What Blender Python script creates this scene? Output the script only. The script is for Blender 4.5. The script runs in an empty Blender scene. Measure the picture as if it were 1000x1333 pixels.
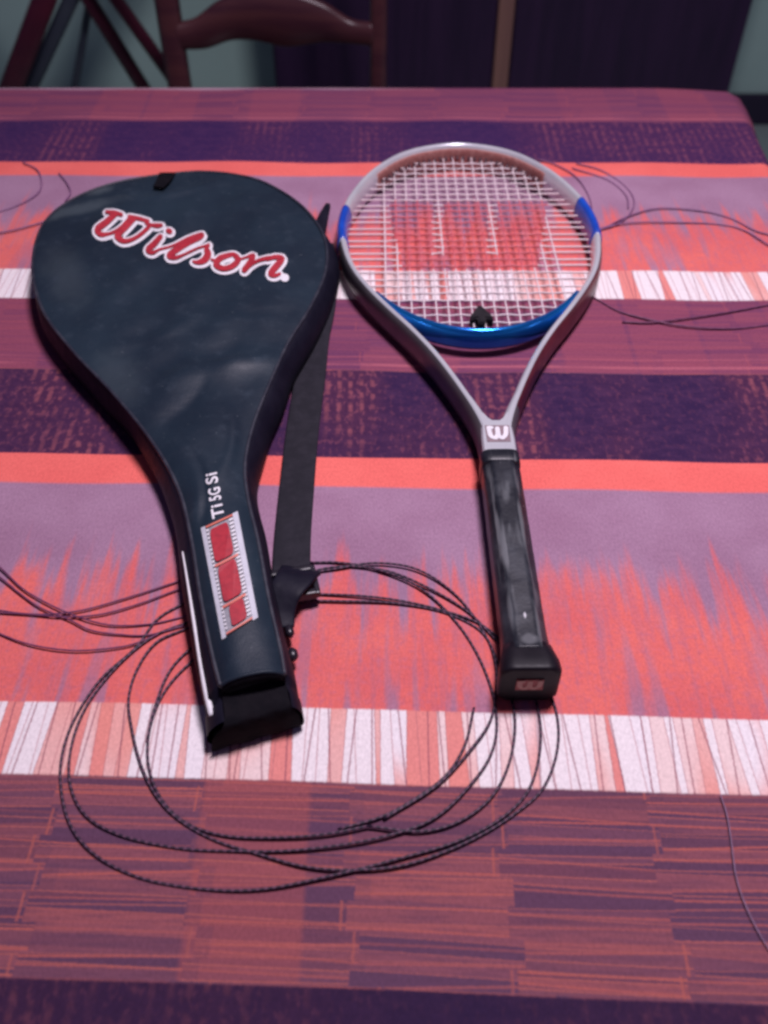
import bpy, bmesh, math, random
import numpy as np
from mathutils import Vector, Matrix
random.seed(7)
rad = math.radians
S = bpy.context.scene
COL = S.collection

# ------------------------------------------------------------------ camera
CAM_H, PITCH, FPX = 0.4714, rad(46.75), 1200.0      # height above the table top (z = 0)
cd = bpy.data.cameras.new('camera'); cam = bpy.data.objects.new('camera', cd); COL.objects.link(cam)
cam.location = (0, 0, CAM_H); cam.rotation_euler = (math.pi/2 - PITCH, 0, 0)
cd.sensor_fit = 'VERTICAL'; cd.sensor_height = 24; cd.sensor_width = 18
cd.lens = 24*FPX/1333.0; cd.clip_start = 0.02; cd.clip_end = 50
cd.dof.use_dof = True; cd.dof.focus_distance = 0.62; cd.dof.aperture_fstop = 4.2
S.camera = cam

# ------------------------------------------------------------------ light
W = bpy.data.worlds.new('World'); S.world = W; W.use_nodes = True
bg = W.node_tree.nodes['Background']; bg.inputs[0].default_value = (0.52, 0.40, 0.95, 1); bg.inputs[1].default_value = 0.078

def area(name, loc, target, size, energy, color):
    ld = bpy.data.lights.new(name, 'AREA'); ld.shape = 'DISK'; ld.size = size; ld.energy = energy; ld.color = color
    o = bpy.data.objects.new(name, ld); COL.objects.link(o); o.location = loc
    o.rotation_euler = (Vector(target)-Vector(loc)).to_track_quat('-Z', 'Y').to_euler()
    return o
area('ceiling_lamp', (0.24, 0.64, 1.42), (0.16, 0.52, 0), 0.30, 25.6, (1.0, 0.88, 1.02))
vs = S.view_settings; vs.view_transform = 'Standard'; vs.look = 'None'; vs.gamma = 1; vs.exposure = 0
S.cycles.filter_width = 2.8

# ------------------------------------------------------------------ helpers
def P(x, y, z=0.0):
    """point of the horizontal plane at height z seen at (x, y) of the 1000 x 1333 photograph"""
    v = (y-666.5)/FPX; u = (x-500)/FPX
    Zc = (CAM_H-z)/(math.sin(PITCH)+v*math.cos(PITCH))
    return Vector((u*Zc, Zc*(math.cos(PITCH)-v*math.sin(PITCH)), z))

def PY(x, y, Y):
    """point of the upright plane at distance Y"""
    v = (y-666.5)/FPX; u = (x-500)/FPX
    Zc = Y/(math.cos(PITCH)-v*math.sin(PITCH))
    return Vector((u*Zc, Y, CAM_H-Zc*(math.sin(PITCH)+v*math.cos(PITCH))))

def put(name, verts, faces, mat, parent=None, smooth=True, mi=None, uv=None):
    me = bpy.data.meshes.new(name)
    me.from_pydata([tuple(v) for v in verts], [], faces)
    for m in (mat if isinstance(mat, (list, tuple)) else [mat]): me.materials.append(m)
    if mi is not None: me.polygons.foreach_set('material_index', mi)
    if smooth: me.polygons.foreach_set('use_smooth', [True]*len(me.polygons))
    if uv is not None:
        l = me.uv_layers.new(name='UVMap')
        idx = np.zeros(len(me.loops), dtype=int); me.loops.foreach_get('vertex_index', idx)
        l.data.foreach_set('uv', np.asarray(uv, dtype=float)[idx].ravel())
    me.update()
    o = bpy.data.objects.new(name, me); COL.objects.link(o)
    if parent: o.parent = parent
    return o

def fixn(o):
    bm = bmesh.new(); bm.from_mesh(o.data); bmesh.ops.recalc_face_normals(bm, faces=bm.faces[:]); bm.to_mesh(o.data); bm.free(); return o

def empty(name, loc, label, cat, rz=0, group=None):
    o = bpy.data.objects.new(name, None); COL.objects.link(o); o.location = loc; o.rotation_euler = (0, 0, rz)
    o.empty_display_size = .05
    return tag(o, label, cat, group)
def tag(o, label, cat, group=None):
    o['label'] = label; o['category'] = cat
    if group: o['group'] = group
    return o

def catmull(pts, n=8, closed=False):
    pts = [Vector(p) for p in pts]; out = []; N = len(pts)
    rng = range(N) if closed else range(N-1)
    for i in rng:
        if closed: a, b, c, d = pts[(i-1) % N], pts[i], pts[(i+1) % N], pts[(i+2) % N]
        else:
            b, c = pts[i], pts[i+1]
            a = pts[i-1] if i else b*2-c
            d = pts[i+2] if i+2 < N else c*2-b
        # centripetal
        t0 = 0; t1 = t0+max((b-a).length, 1e-9)**.5; t2 = t1+max((c-b).length, 1e-9)**.5; t3 = t2+max((d-c).length, 1e-9)**.5
        for k in range(n):
            t = t1+(t2-t1)*k/n
            A1 = a*((t1-t)/(t1-t0))+b*((t-t0)/(t1-t0)); A2 = b*((t2-t)/(t2-t1))+c*((t-t1)/(t2-t1)); A3 = c*((t3-t)/(t3-t2))+d*((t-t2)/(t3-t2))
            B1 = A1*((t2-t)/(t2-t0))+A2*((t-t0)/(t2-t0)); B2 = A2*((t3-t)/(t3-t1))+A3*((t-t1)/(t3-t1))
            out.append(B1*((t2-t)/(t2-t1))+B2*((t-t1)/(t2-t1)))
    if not closed: out.append(pts[-1])
    return out

def resample(pts, step):
    d = [0]
    for a, b in zip(pts, pts[1:]): d.append(d[-1]+(b-a).length)
    n = max(2, int(d[-1]/step)); out = []; j = 0
    for k in range(n+1):
        s = d[-1]*k/n
        while j < len(d)-2 and d[j+1] < s: j += 1
        t = (s-d[j])/max(d[j+1]-d[j], 1e-9); out.append(pts[j].lerp(pts[j+1], t))
    return out

def sweep(pts, prof, closed=False, caps=True, scale=None, up=Vector((0, 0, 1))):
    """prof: list of (side, up); returns verts, faces, arclength per vertex"""
    V = []; F = []; L = []; n = len(pts); m = len(prof); acc = 0
    for i, p in enumerate(pts):
        if closed: t = pts[(i+1) % n]-pts[i-1]
        else: t = pts[min(i+1, n-1)]-pts[max(i-1, 0)]
        t.normalize(); side = t.cross(up)
        side = side.normalized() if side.length > 1e-6 else Vector((1, 0, 0))
        u2 = side.cross(t).normalized()
        if i: acc += (p-pts[i-1]).length
        sc = scale(i/(n-1), p) if scale else (1, 1)
        for a, b in prof:
            V.append(p+side*(a*sc[0])+u2*(b*sc[1])); L.append(acc)
    for i in range(n if closed else n-1):
        for j in range(m):
            F.append((i*m+j, i*m+(j+1) % m, ((i+1) % n)*m+(j+1) % m, ((i+1) % n)*m+j))
    if caps and not closed:
        F.append(tuple(range(m-1, -1, -1))); F.append(tuple((n-1)*m+j for j in range(m)))
    return V, F, L

def ring(r, n=8, rz=None): 
    return [(r*math.cos(2*math.pi*k/n), (rz or r)*math.sin(2*math.pi*k/n)) for k in range(n)]
def superring(a, b, n=16, e=3.0):
    o = []
    for k in range(n):
        t = 2*math.pi*(k+.5)/n; c, s = math.cos(t), math.sin(t)
        o.append((a*math.copysign(abs(c)**(2/e), c), b*math.copysign(abs(s)**(2/e), s)))
    return o

def boxm(x0, x1, y0, y1, z0, z1, bev=0.003):
    bm = bmesh.new(); bmesh.ops.create_cube(bm, size=1)
    for v in bm.verts:
        v.co = Vector(((x0+x1)/2+v.co.x*(x1-x0), (y0+y1)/2+v.co.y*(y1-y0), (z0+z1)/2+v.co.z*(z1-z0)))
    if bev: bmesh.ops.bevel(bm, geom=bm.edges[:], offset=bev, segments=2, affect='EDGES', profile=.6)
    bmesh.ops.recalc_face_normals(bm, faces=bm.faces[:])
    V = [v.co.copy() for v in bm.verts]; bm.verts.index_update(); F = [tuple(v.index for v in f.verts) for f in bm.faces]; bm.free()
    return V, F
def box(name, dims, mat, parent=None, bev=.003):
    V, F = boxm(*dims, bev=bev); return put(name, V, F, mat, parent, smooth=False)

def join(parts):
    V = []; F = []
    for v, f in parts:
        o = len(V); V += list(v); F += [tuple(i+o for i in q) for q in f]
    return V, F

# node helper ---------------------------------------------------------------
class N:
    """a socket with arithmetic"""
    def __init__(s, m, sock): s.m = m; s.s = sock
    def _b(s, op, o, sw=False): return s.m.math(op, o, s) if sw else s.m.math(op, s, o)
    def __add__(s, o): return s._b('ADD', o)
    __radd__ = __add__
    def __sub__(s, o): return s._b('SUBTRACT', o)
    def __rsub__(s, o): return s._b('SUBTRACT', o, True)
    def __mul__(s, o): return s._b('MULTIPLY', o)
    __rmul__ = __mul__
    def __truediv__(s, o): return s._b('DIVIDE', o)
    def gt(s, o): return s._b('GREATER_THAN', o)
    def lt(s, o): return s._b('LESS_THAN', o)
    def floor(s): return s.m.math('FLOOR', s)
    def fract(s): return s.m.math('FRACT', s)
    def abs(s): return s.m.math('ABSOLUTE', s)
    def sin(s): return s.m.math('SINE', s)
    def min(s, o): return s._b('MINIMUM', o)
    def max(s, o): return s._b('MAXIMUM', o)
    def mod(s, o): return s._b('FLOORED_MODULO', o)
    def pow(s, o): return s._b('POWER', o)
    def step(s, a, b): return s.m.ss(s, a, b)

class Mat:
    def __init__(s, name, rough=.5, metal=0., base=(.5, .5, .5), spec=.5, sheen=0):
        s.mat = bpy.data.materials.new(name); s.mat.use_nodes = True; s.t = s.mat.node_tree
        s.b = s.t.nodes['Principled BSDF']
        s.set('Roughness', rough); s.set('Metallic', metal); s.set('Base Color', base); s.set('Specular IOR Level', spec)
        if sheen: s.set('Sheen Weight', sheen)
    def set(s, k, v):
        i = s.b.inputs[k]
        if isinstance(v, N): s.t.links.new(v.s, i)
        else: i.default_value = (*v, 1) if isinstance(v, tuple) and len(v) == 3 else v
    def inp(s, sock, v):
        if isinstance(v, N): s.t.links.new(v.s, sock)
        elif isinstance(v, tuple) and len(sock.default_value) == 4 and len(v) == 3: sock.default_value = (*v, 1)
        else: sock.default_value = v
    def math(s, op, a, b=None, c=None):
        n = s.t.nodes.new('ShaderNodeMath'); n.operation = op
        for i, v in enumerate((a, b, c)):
            if v is not None: s.inp(n.inputs[i], v)
        return N(s, n.outputs[0])
    def ss(s, x, a, b):
        n = s.t.nodes.new('ShaderNodeMapRange'); n.interpolation_type = 'SMOOTHSTEP'; n.clamp = True
        s.inp(n.inputs[0], x); s.inp(n.inputs[1], a); s.inp(n.inputs[2], b); n.inputs[3].default_value = 0; n.inputs[4].default_value = 1
        return N(s, n.outputs[0])
    def coord(s, kind='Object'):
        n = s.t.nodes.new('ShaderNodeTexCoord'); return N(s, n.outputs[kind])
    def xyz(s, v):
        n = s.t.nodes.new('ShaderNodeSeparateXYZ'); s.inp(n.inputs[0], v); return [N(s, o) for o in n.outputs]
    def vec(s, x, y, z=0.):
        n = s.t.nodes.new('ShaderNodeCombineXYZ')
        for i, v in enumerate((x, y, z)): s.inp(n.inputs[i], v)
        return N(s, n.outputs[0])
    def noise(s, v, scale=5., detail=3., rough=.55, dist=0.):
        n = s.t.nodes.new('ShaderNodeTexNoise'); s.inp(n.inputs['Vector'], v); n.inputs['Scale'].default_value = scale
        n.inputs['Detail'].default_value = detail; n.inputs['Roughness'].default_value = rough; n.inputs['Distortion'].default_value = dist
        return N(s, n.outputs[0])
    def rnd(s, x, y=0., z=0.):
        n = s.t.nodes.new('ShaderNodeTexWhiteNoise'); s.inp(n.inputs['Vector'], s.vec(x, y, z)); return N(s, n.outputs['Value'])
    def mix(s, f, a, b, mode='MIX'):
        n = s.t.nodes.new('ShaderNodeMix'); n.data_type = 'RGBA'; n.blend_type = mode; n.clamp_factor = True
        s.inp(n.inputs[0], f); s.inp(n.inputs[6], a); s.inp(n.inputs[7], b); return N(s, n.outputs[2])
    def ramp(s, x, stops, const=True):
        n = s.t.nodes.new('ShaderNodeValToRGB'); r = n.color_ramp; r.interpolation = 'CONSTANT' if const else 'LINEAR'
        while len(r.elements) < len(stops): r.elements.new(1)
        for e, (p, c) in zip(r.elements, stops): e.position = p; e.color = (*c, 1)
        s.inp(n.inputs[0], x); return N(s, n.outputs[0])
    def bump(s, h, strength=.3, dist=.001):
        n = s.t.nodes.new('ShaderNodeBump'); n.inputs['Strength'].default_value = strength; n.inputs['Distance'].default_value = dist
        s.inp(n.inputs['Height'], h); s.t.links.new(n.outputs[0], s.b.inputs['Normal'])
    def strips(s, a, b, seed, jit=.55, tilt=.5):
        """irregular slanted strips along a; b in -.5..+.5 runs along the strips -> random per strip, distance to the border"""
        i = a.floor()
        def border(k):
            return k + (s.rnd(k, seed, 1.3)-.5)*jit + (s.rnd(k, seed, 7.7)-.5)*b*tilt
        p0 = border(i); p1 = border(i+1)
        idx = i - a.lt(p0) + a.gt(p1)
        d = (a-p0).abs().min((a-p1).abs())
        return s.rnd(idx, seed, 3.1), d

def worn(name, c0, c1, scale, rough=.5, metal=0., spec=.5, bumps=None, detail=4., rr=.12):
    m = Mat(name, rough, metal, c0, spec)
    o = m.coord(); n = m.noise(o, scale, detail, .6)
    m.set('Base Color', m.mix(n.step(.35, .75), c0, c1))
    n2 = m.noise(o, scale*3.1, 3.)
    m.set('Roughness', n2*(2*rr)+(rough-rr))
    if bumps: m.bump(m.noise(o, bumps[0], 3.), bumps[1], bumps[2])
    return m.mat

# ------------------------------------------------------------------ materials
def cloth_material():
    m = Mat('printed_woven_cloth', .85, 0, spec=.15)
    uv = m.coord('UV'); X, Y, _ = m.xyz(uv)
    jx = m.noise(m.vec(X*420, Y*420, 3.), 1., 2.); jy = m.noise(m.vec(X*420, Y*420, 9.), 1., 2.)
    yarn = m.noise(m.vec(X*620, Y*380, 5.), 1., 2., .7)
    X = X+(jx-.5)*.0011; Y = Y+(jy-.5)*.0010
    slope = ((Y-.2)*.05-.033).min(-.006)
    wob = m.noise(m.vec(X*2.3, Y*2.), 1., 1.)*.006-.003
    T0 = Y-slope*X-.1342+wob
    per = (T0/.4693).floor()
    t = T0.mod(.4693)
    thread = m.noise(m.vec(X*900, Y*260), 1., 2.)
    weft = m.noise(m.vec(X*140, Y*900), 1., 2.)
    blot = m.noise(m.vec(X*14, Y*14), 1., 3.)
    # --- panel band: staggered columns of slanted strips
    cw = .0805
    rb = (t/.0149+.3).floor()
    cx = (X+.017+(m.rnd(rb, per, 8.)-.5)*.012+(t-.05)*-.03)/cw
    col = cx.floor(); cf = cx.fract()
    r, d = m.strips(t/.0090+m.rnd(col, per, 4.)*3, cf-.5, col*3.7+per*11., .8, 1.0)
    r2, d2 = m.strips(t/.0052, cf-.5, col*5.1+per*3.+40, .8, 1.)
    base = m.ramp(r, [(0, (.115, .054, .105)), (.20, (.170, .064, .098)), (.42, (.28, .080, .092)), (.60, (.115, .052, .102)), (.78, (.34, .095, .095))])
    fine = m.ramp(r2, [(0, (.070, .032, .075)), (.38, (.19, .062, .09)), (.72, (.32, .088, .092))])
    pan = m.mix(.64, base, fine)
    grain = m.noise(m.vec(X*30, t*420), 1., 3.)
    pan = m.mix(grain.step(.42, .66)*.40, pan, (.075, .034, .075))
    blkf = (X/.062+.62); blk = m.rnd(blkf.floor(), per, 9.)
    pan = m.mix(blk.step(.55, .75)*.42*(1-(blkf.fract()-.5).abs().step(.44, .5)), pan, (.46, .10, .08))
    pan = m.mix((1-d.step(.02, .11))*(.15+.75*m.rnd(col, r, 2.)), pan, (.50, .118, .085))
    pan = m.mix((cf-.965).abs().lt(.009)*m.rnd(col, rb, per).gt(.50)*.60, pan, (.46, .115, .085))
    pan = m.mix(cf.lt(.10)*m.rnd(col, rb, per+3.).gt(.5)*.25, pan, (.075, .038, .08))
    cl = m.rnd(col, rb, per+21.)
    pan = m.mix(cl.step(.40, .9)*.22, pan, (.085, .048, .105))
    pan = m.mix((1-d2.step(.02, .12))*m.rnd(col, r2, 5.).gt(.42)*.70, pan, (.46, .125, .095))
    pan = m.mix(.20, pan, (.20, .075, .095))
    pan = m.mix(per.gt(.5)*.50, pan, (.190, .040, .120))  # far repeat: redder print, plus some violet of bluer ambient light put into the colour
    pk = (1-(t-.0075).abs().step(.0010, .0024))+(1-(t-.018).abs().step(.0006, .0014))*.5
    pan = m.mix(pk*per.gt(.5)*.6*m.noise(m.vec(X*9, per), 1., 1.).step(.3, .55), pan, (.50, .14, .17))
    # --- white band of slanted slashes
    wb = (t-.1275)/.047
    wr, wd = m.strips(X/.0074, wb, per*13.+5, .8, .75)
    wr2, wd2 = m.strips(X/.0125+.3, wb, per*7.+71, .8, .9)
    patchy = m.noise(m.vec(X*16, wb*.4+per*5.), 1., 1.).step(.46, .66)
    white = m.ramp(wr, [(0, (.80, .73, .73)), (.40, (.79, .61, .58)), (.56, (.76, .43, .39)), (.68, (.72, .25, .22)), (.78, (.80, .74, .75))])
    white = m.mix(patchy*wr.gt(.4)*.7, white, (.75, .27, .22))
    white = m.mix((1-wd.step(.02, .09))*.50, white, (.42, .16, .17))
    white = m.mix((1-wd2.step(.010, .07))*.70, white, (.28, .09, .12))
    # --- red spikes running up into mauve
    tt = (t-.151)/.184
    sp = m.noise(m.vec(X*88, t*7.+per*9.), 1., 2., .5)
    sp2 = m.noise(m.vec(X*210, t*16.), 1., 2.)
    fld = sp*.72+sp2*.28
    edge = (fld-.5)*1.35+.50-tt
    gaps = m.noise(m.vec(X*92+40, t*9.), 1., 1.5).step(.52, .66)*(1-tt.step(.30, .62))*(.45+.35*(1-tt.step(.0, .16)))
    redm = edge.step(-.15, .14)*(1-gaps)
    red = m.mix(blot.step(.3, .7), (.66, .125, .118), (.76, .160, .125))
    red = m.mix(weft.step(.45, .72)*.35, red, (.56, .115, .15))
    red = m.mix(m.noise(m.vec(X*200, t*170), 1., 2.).step(.48, .7)*.42, red, (.50, .14, .19))
    red = m.mix(m.noise(m.vec(X*190, t*15.), 1., 2.).step(.47, .68)*.42, red, (.44, .14, .19))
    mau = m.mix(blot.step(.3, .7), (.300, .160, .245), (.355, .205, .300))
    mau = m.mix(thread.step(.5, .8)*.35, mau, (.47, .28, .37))
    mau = m.mix(weft.step(.5, .8)*.25, mau, (.30, .145, .25))
    zone = m.mix(redm*.95, mau, red)
    # --- orange stripe
    ora = m.mix(blot.step(.35, .7), (.76, .140, .122), (.82, .165, .140))
    # --- navy band with reddish woven ticks in upright rows
    tick = m.noise(m.vec(X*260, t*150), 1., 2., .5)
    tcol = (X*108+m.noise(m.vec(X*20, t*8), 1., 1.)*.8).fract()
    area_ = m.noise(m.vec(X*9+per*4.+2.6, t*3.), 1., 2.)
    nav = m.mix(m.noise(m.vec(X*60, t*120), 1., 3.).step(.35, .7), (.030, .012, .055), (.054, .020, .068))
    nav = m.mix(area_.step(.36, .62)*.55, nav, (.085, .022, .055))
    nav = m.mix(tick.step(.50, .72)*(area_.step(.38, .62)*.50+.16), nav, (.24, .070, .105))
    nav = m.mix((1-(tcol-.5).abs().step(.06, .30))*area_.step(.46, .60)*.62*m.noise(m.vec(X*34, t*110), 1., 1.).step(.40, .60), nav, (.30, .085, .105))
    nav = m.mix(per.gt(.5)*.35, nav, (.050, .018, .110))  # violet of the bluer light over the far repeat, mixed into its colour
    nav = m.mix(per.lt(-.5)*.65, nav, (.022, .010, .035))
    # --- assemble
    e = .0009
    c = m.mix(t.step(.1043-e, .1043+e), pan, white)
    c = m.mix(t.step(.151-e, .151+e), c, zone)
    c = m.mix(t.step(.335-e*2, .335+e*2), c, ora)
    c = m.mix(t.step(.366-e, .366+e), c, nav)
    c = m.mix(t.step(.4678, .4692), c, pan)
    c = m.mix((thread-.5).abs().step(.05, .35)*.14, c, (.10, .04, .07))
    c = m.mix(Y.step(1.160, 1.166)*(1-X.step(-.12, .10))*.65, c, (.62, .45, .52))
    yv = yarn*.75+.625
    c = m.mix(.8, c, m.vec(yv, yv, yv), 'MULTIPLY')
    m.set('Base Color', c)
    m.bump(yarn*.8+thread*.5+weft*.5+m.noise(m.vec(X*24, Y*24), 1., 3.)*1.2, .25, .0012)
    return m.mat

M_cloth = cloth_material()
M_silver = worn('silver_frame_paint', (.66, .67, .70), (.58, .59, .63), 18, .24, .32, .7, rr=.05)
def frame_material():
    """silver paint, darker graphite on the side walls as on the real frame"""
    return M_silver
M_graph = worn('graphite_side_paint', (.115, .105, .115), (.16, .145, .155), 24, .36, .35)
M_redside = worn('dark_red_side_paint', (.085, .012, .022), (.15, .02, .03), 40, .35, .1)
M_blue = worn('blue_gloss_plastic', (.010, .060, .42), (.014, .085, .52), 50, .22, .0, .6, rr=.06)
M_bridge = worn('metallic_blue_paint', (.010, .23, .68), (.010, .16, .60), 30, .17, .75, .7, rr=.04)
M_grom = worn('red_grommet_plastic', (.34, .12, .10), (.46, .22, .19), 240, .5)
M_gromd = worn('dark_grommet_plastic', (.05, .02, .03), (.10, .03, .04), 200, .5)
M_str = worn('string_white', (.80, .70, .70), (.74, .62, .64), 200, .42)
M_strred = worn('string_red_ink', (.62, .10, .13), (.72, .24, .26), 160, .5)
M_damp = worn('black_soft_rubber', (.010, .008, .011), (.02, .017, .02), 120, .65, spec=.25)
def grip_material():
    m = Mat('worn_black_grip', .42, 0, spec=.42)
    o = m.coord(); x, y, z = m.xyz(o)
    n = m.noise(o, 42, 5., .65); n2 = m.noise(m.vec(x*90, y*22, z*60), 1., 3.)
    c = m.mix(n.step(.4, .75), (.011, .012, .018), (.036, .040, .050))
    c = m.mix(n2.step(.54, .72)*.55, c, (.15, .16, .17))
    def scuff(u, v, ru, rv, amt, col=(.24, .25, .26)):
        nonlocal c
        d = (((x-u)/ru).pow(2.)+((y-v)/rv).pow(2.)).pow(.5)+(n2-.5)*1.6
        c = m.mix((1-d.step(.3, 1.))*amt, c, col)
    edge_ = m.noise(m.vec(x*260, y*16, z*100), 1., 3.)
    c = m.mix((x.abs()-.0088).abs().step(.0, .0030)*-1.+1., c, m.mix(edge_.step(.50, .66)*.8, c, (.20, .21, .22)))
    for q in ((-.0060, .095, .0022, .030, .55), (.0072, .110, .0022, .030, .50), (-.0075, .045, .0018, .022, .40), (.0078, .035, .0020, .025, .45), (.0010, .022, .0070, .0045, .35), (-.0010, .140, .0040, .010, .25)): scuff(*q)
    scuff(.0005, .0400, .0010, .0028, .95, (.62, .62, .64))
    sp = m.noise(o, 330, 1.).step(.74, .80)
    c = m.mix(sp*.25, c, (.30, .30, .32))
    m.set('Base Color', c); m.set('Roughness', n*.30+.27)
    m.bump(m.noise(o, 420, 2.)*.4+n, .35, .0007)
    return m.mat
M_grip = grip_material()
M_cap = worn('black_butt_cap', (.006, .004, .008), (.012, .009, .014), 60, .5, spec=.22, bumps=(500, .15, .0004))
M_emb = worn('faded_red_emblem', (.30, .050, .050), (.40, .085, .07), 300, .5)
M_emb2 = worn('faded_gold_emblem', (.52, .28, .22), (.45, .22, .18), 300, .5)
M_badge = worn('grey_badge', (.22, .16, .18), (.30, .20, .22), 300, .5)
M_white = worn('white_print', (.80, .78, .80), (.70, .69, .72), 260, .5)
M_strip = worn('silvery_label_edge', (.60, .61, .66), (.52, .53, .58), 200, .45)
M_redprint = worn('red_print', (.44, .026, .042), (.32, .018, .034), 210, .5)
M_pink = worn('orange_print', (.72, .20, .14), (.62, .16, .13), 140, .5)
M_grey = worn('grey_print', (.26, .26, .29), (.36, .36, .38), 330, .5)

def panel_material():
    m = Mat('navy_nylon_panel', .50, 0, spec=.30, sheen=.04)
    o = m.coord(); x, y, z = m.xyz(o)
    n = m.noise(o, 9, 5., .6); f = m.noise(o, 60, 4., .65)
    c = m.mix(n.step(.3, .72), (.0060, .0130, .025), (.0125, .0260, .041))
    c = m.mix(f.step(.52, .78)*.35, c, (.04, .058, .080))
    def smear_or_light(cx, cy, rx, ry, amt, rot=0.):
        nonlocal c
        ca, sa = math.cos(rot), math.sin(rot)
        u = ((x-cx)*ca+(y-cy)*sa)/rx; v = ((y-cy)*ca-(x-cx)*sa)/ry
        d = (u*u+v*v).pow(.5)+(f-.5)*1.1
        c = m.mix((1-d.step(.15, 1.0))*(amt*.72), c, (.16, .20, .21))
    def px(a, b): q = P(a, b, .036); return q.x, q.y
    smear_or_light(*px(95, 342), .034, .020, .42, .1); smear_or_light(*px(352, 376), .022, .010, .60); smear_or_light(*px(378, 440), .020, .017, .38, .6)
    smear_or_light(*px(212, 380), .007, .024, .20, .3); smear_or_light(*px(318, 478), .085, .016, .30, .18); smear_or_light(*px(160, 421), .010, .007, .30)  # the long one puts the lighter side of the throat fold into the colour
    smear_or_light(*px(408, 320), .006, .010, .35); smear_or_light(*px(205, 407), .009, .010, .16); smear_or_light(*px(300, 610), .025, .08, .16, .2); smear_or_light(*px(345, 860), .03, .05, .15, .2)
    speck = m.noise(o, 420, 1.).step(.74, .82)
    c = m.mix(speck*.22, c, (.30, .33, .34))
    m.set('Base Color', c); m.set('Roughness', f*.22+.40)
    weave = m.noise(m.vec(x*1500, y*500, z*500), 1., 1.)
    m.bump(weave*.25+n*2.5+f*.6, .30, .0016)
    return m.mat
M_panel = panel_material()
M_gusset = worn('black_gusset_fabric', (.0045, .004, .012), (.009, .008, .018), 50, .6, spec=.2, bumps=(70, .3, .002))
M_matte = worn('matte_black_fabric', (.004, .0035, .006), (.009, .007, .010), 90, .85, spec=.12, bumps=(200, .3, .001))
M_pipe = worn('dark_piping', (.016, .017, .030), (.04, .043, .058), 90, .5)
M_web = worn('dark_grey_webbing', (.014, .013, .019), (.022, .020, .028), 130, .75, spec=.2, bumps=(900, .4, .0006))
M_buck = worn('black_plastic_buckle', (.009, .007, .013), (.016, .012, .02), 90, .35)

def cord_material(name, c0, c1, period):
    m = Mat(name, .55)
    u, v, _ = m.xyz(m.coord('UV'))
    tw = (u/period+v*.9).fract()
    f = (tw-.5).abs().step(.12, .30)
    m.set('Base Color', m.mix(f, c1, c0)); return m.mat
M_cord = cord_material('black_twisted_cord', (.016, .006, .022), (.115, .045, .085), .0042)
M_cord2 = cord_material('plum_thin_cord', (.135, .035, .095), (.17, .05, .11), .01)
M_cord3 = cord_material('grey_plum_cord', (.20, .085, .19), (.22, .10, .20), .01)
M_cord4 = cord_material('pale_violet_thread', (.25, .15, .25), (.22, .13, .22), .01)

M_wall = worn('pale_green_plaster', (.46, .68, .60), (.42, .62, .55), 3., .9, spec=.1, bumps=(40, .1, .003))
M_floor = worn('pale_floor_tile', (.34, .44, .41), (.30, .40, .38), 6., .5)
M_skirt = worn('dark_skirting', (.02, .014, .04), (.03, .02, .05), 6., .6)
def wood(name, c0, c1, rough=.4, sx=30, sz=3, axis=2):
    m = Mat(name, rough, 0, spec=.4); x, y, z = m.xyz(m.coord())
    v = m.vec(x*sx, y*sx, z*sz) if axis == 2 else m.vec(x*sz, y*sx, z*sx)
    g = m.noise(v, 1., 5., .6, .6)
    m.set('Base Color', m.mix(g.step(.3, .7), c0, c1)); m.set('Roughness', g*.2+rough-.1); return m.mat
M_wood = wood('dark_reddish_chair_wood', (.048, .015, .026), (.088, .030, .034), .30, axis=0)
M_cab = wood('very_dark_cabinet_wood', (.019, .008, .033), (.032, .012, .048), .5)
M_trim = wood('tan_wood_trim', (.23, .12, .10), (.30, .16, .12), .5)
M_bar = worn('dark_red_paint', (.065, .006, .022), (.10, .010, .028), 12., .45)
M_barb = worn('slate_blue_paint', (.045, .055, .085), (.06, .075, .10), 12., .5)
M_tab = wood('table_wood', (.10, .05, .03), (.15, .08, .05), .5, axis=0)

# ------------------------------------------------------------------ room
FLOOR_Z = -0.70; WALL_Y = 2.65
def struct(o): o['kind'] = 'structure'; return o
g = 14
struct(put('floor', [(-3, -1.2, FLOOR_Z), (3, -1.2, FLOOR_Z), (3, WALL_Y+.1, FLOOR_Z), (-3, WALL_Y+.1, FLOOR_Z)], [(0, 1, 2, 3)], M_floor, smooth=False))
V, F = boxm(-3, 3, WALL_Y, WALL_Y+.12, FLOOR_Z-.05, 1.9, 0)
wall = struct(put('wall', V, F, M_wall, smooth=False))
box('skirting_board', (-3, 3, WALL_Y-.018, WALL_Y-.001, FLOOR_Z+.001, FLOOR_Z+.085), M_skirt, wall, .004)

# cabinet behind the table
CY = 2.25
xl = PY(353, 60, CY).x; xr = PY(968, 60, CY).x; xt = PY(655, 60, CY).x
cab = empty('cabinet', ((xl+xr)/2, CY+.19, FLOOR_Z), 'very dark wooden cabinet with a tan strip between its doors, against the wall', 'cabinet')
def loc(o, dims, mat, parent, name, bev=.004):
    c = o.location; return box(name, (dims[0]-c.x, dims[1]-c.x, dims[2]-c.y, dims[3]-c.y, dims[4]-c.z, dims[5]-c.z), mat, parent, bev)
loc(cab, (xl, xr, CY+.022, WALL_Y-.03, FLOOR_Z+.06, 1.15), M_cab, cab, 'carcass')
loc(cab, (xl+.03, xr-.03, CY+.06, WALL_Y-.05, FLOOR_Z+.001, FLOOR_Z+.062), M_skirt, cab, 'plinth', .002)
loc(cab, (xl+.006, xt-.021, CY, CY+.021, FLOOR_Z+.07, 1.14), M_cab, cab, 'door')
loc(cab, (xt+.021, xr-.006, CY, CY+.021, FLOOR_Z+.07, 1.14), M_cab, cab, 'door')
loc(cab, (xt-.018, xt+.018, CY-.006, CY+.021, FLOOR_Z+.07, 1.14), M_trim, cab, 'trim_strip', .003)

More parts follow.
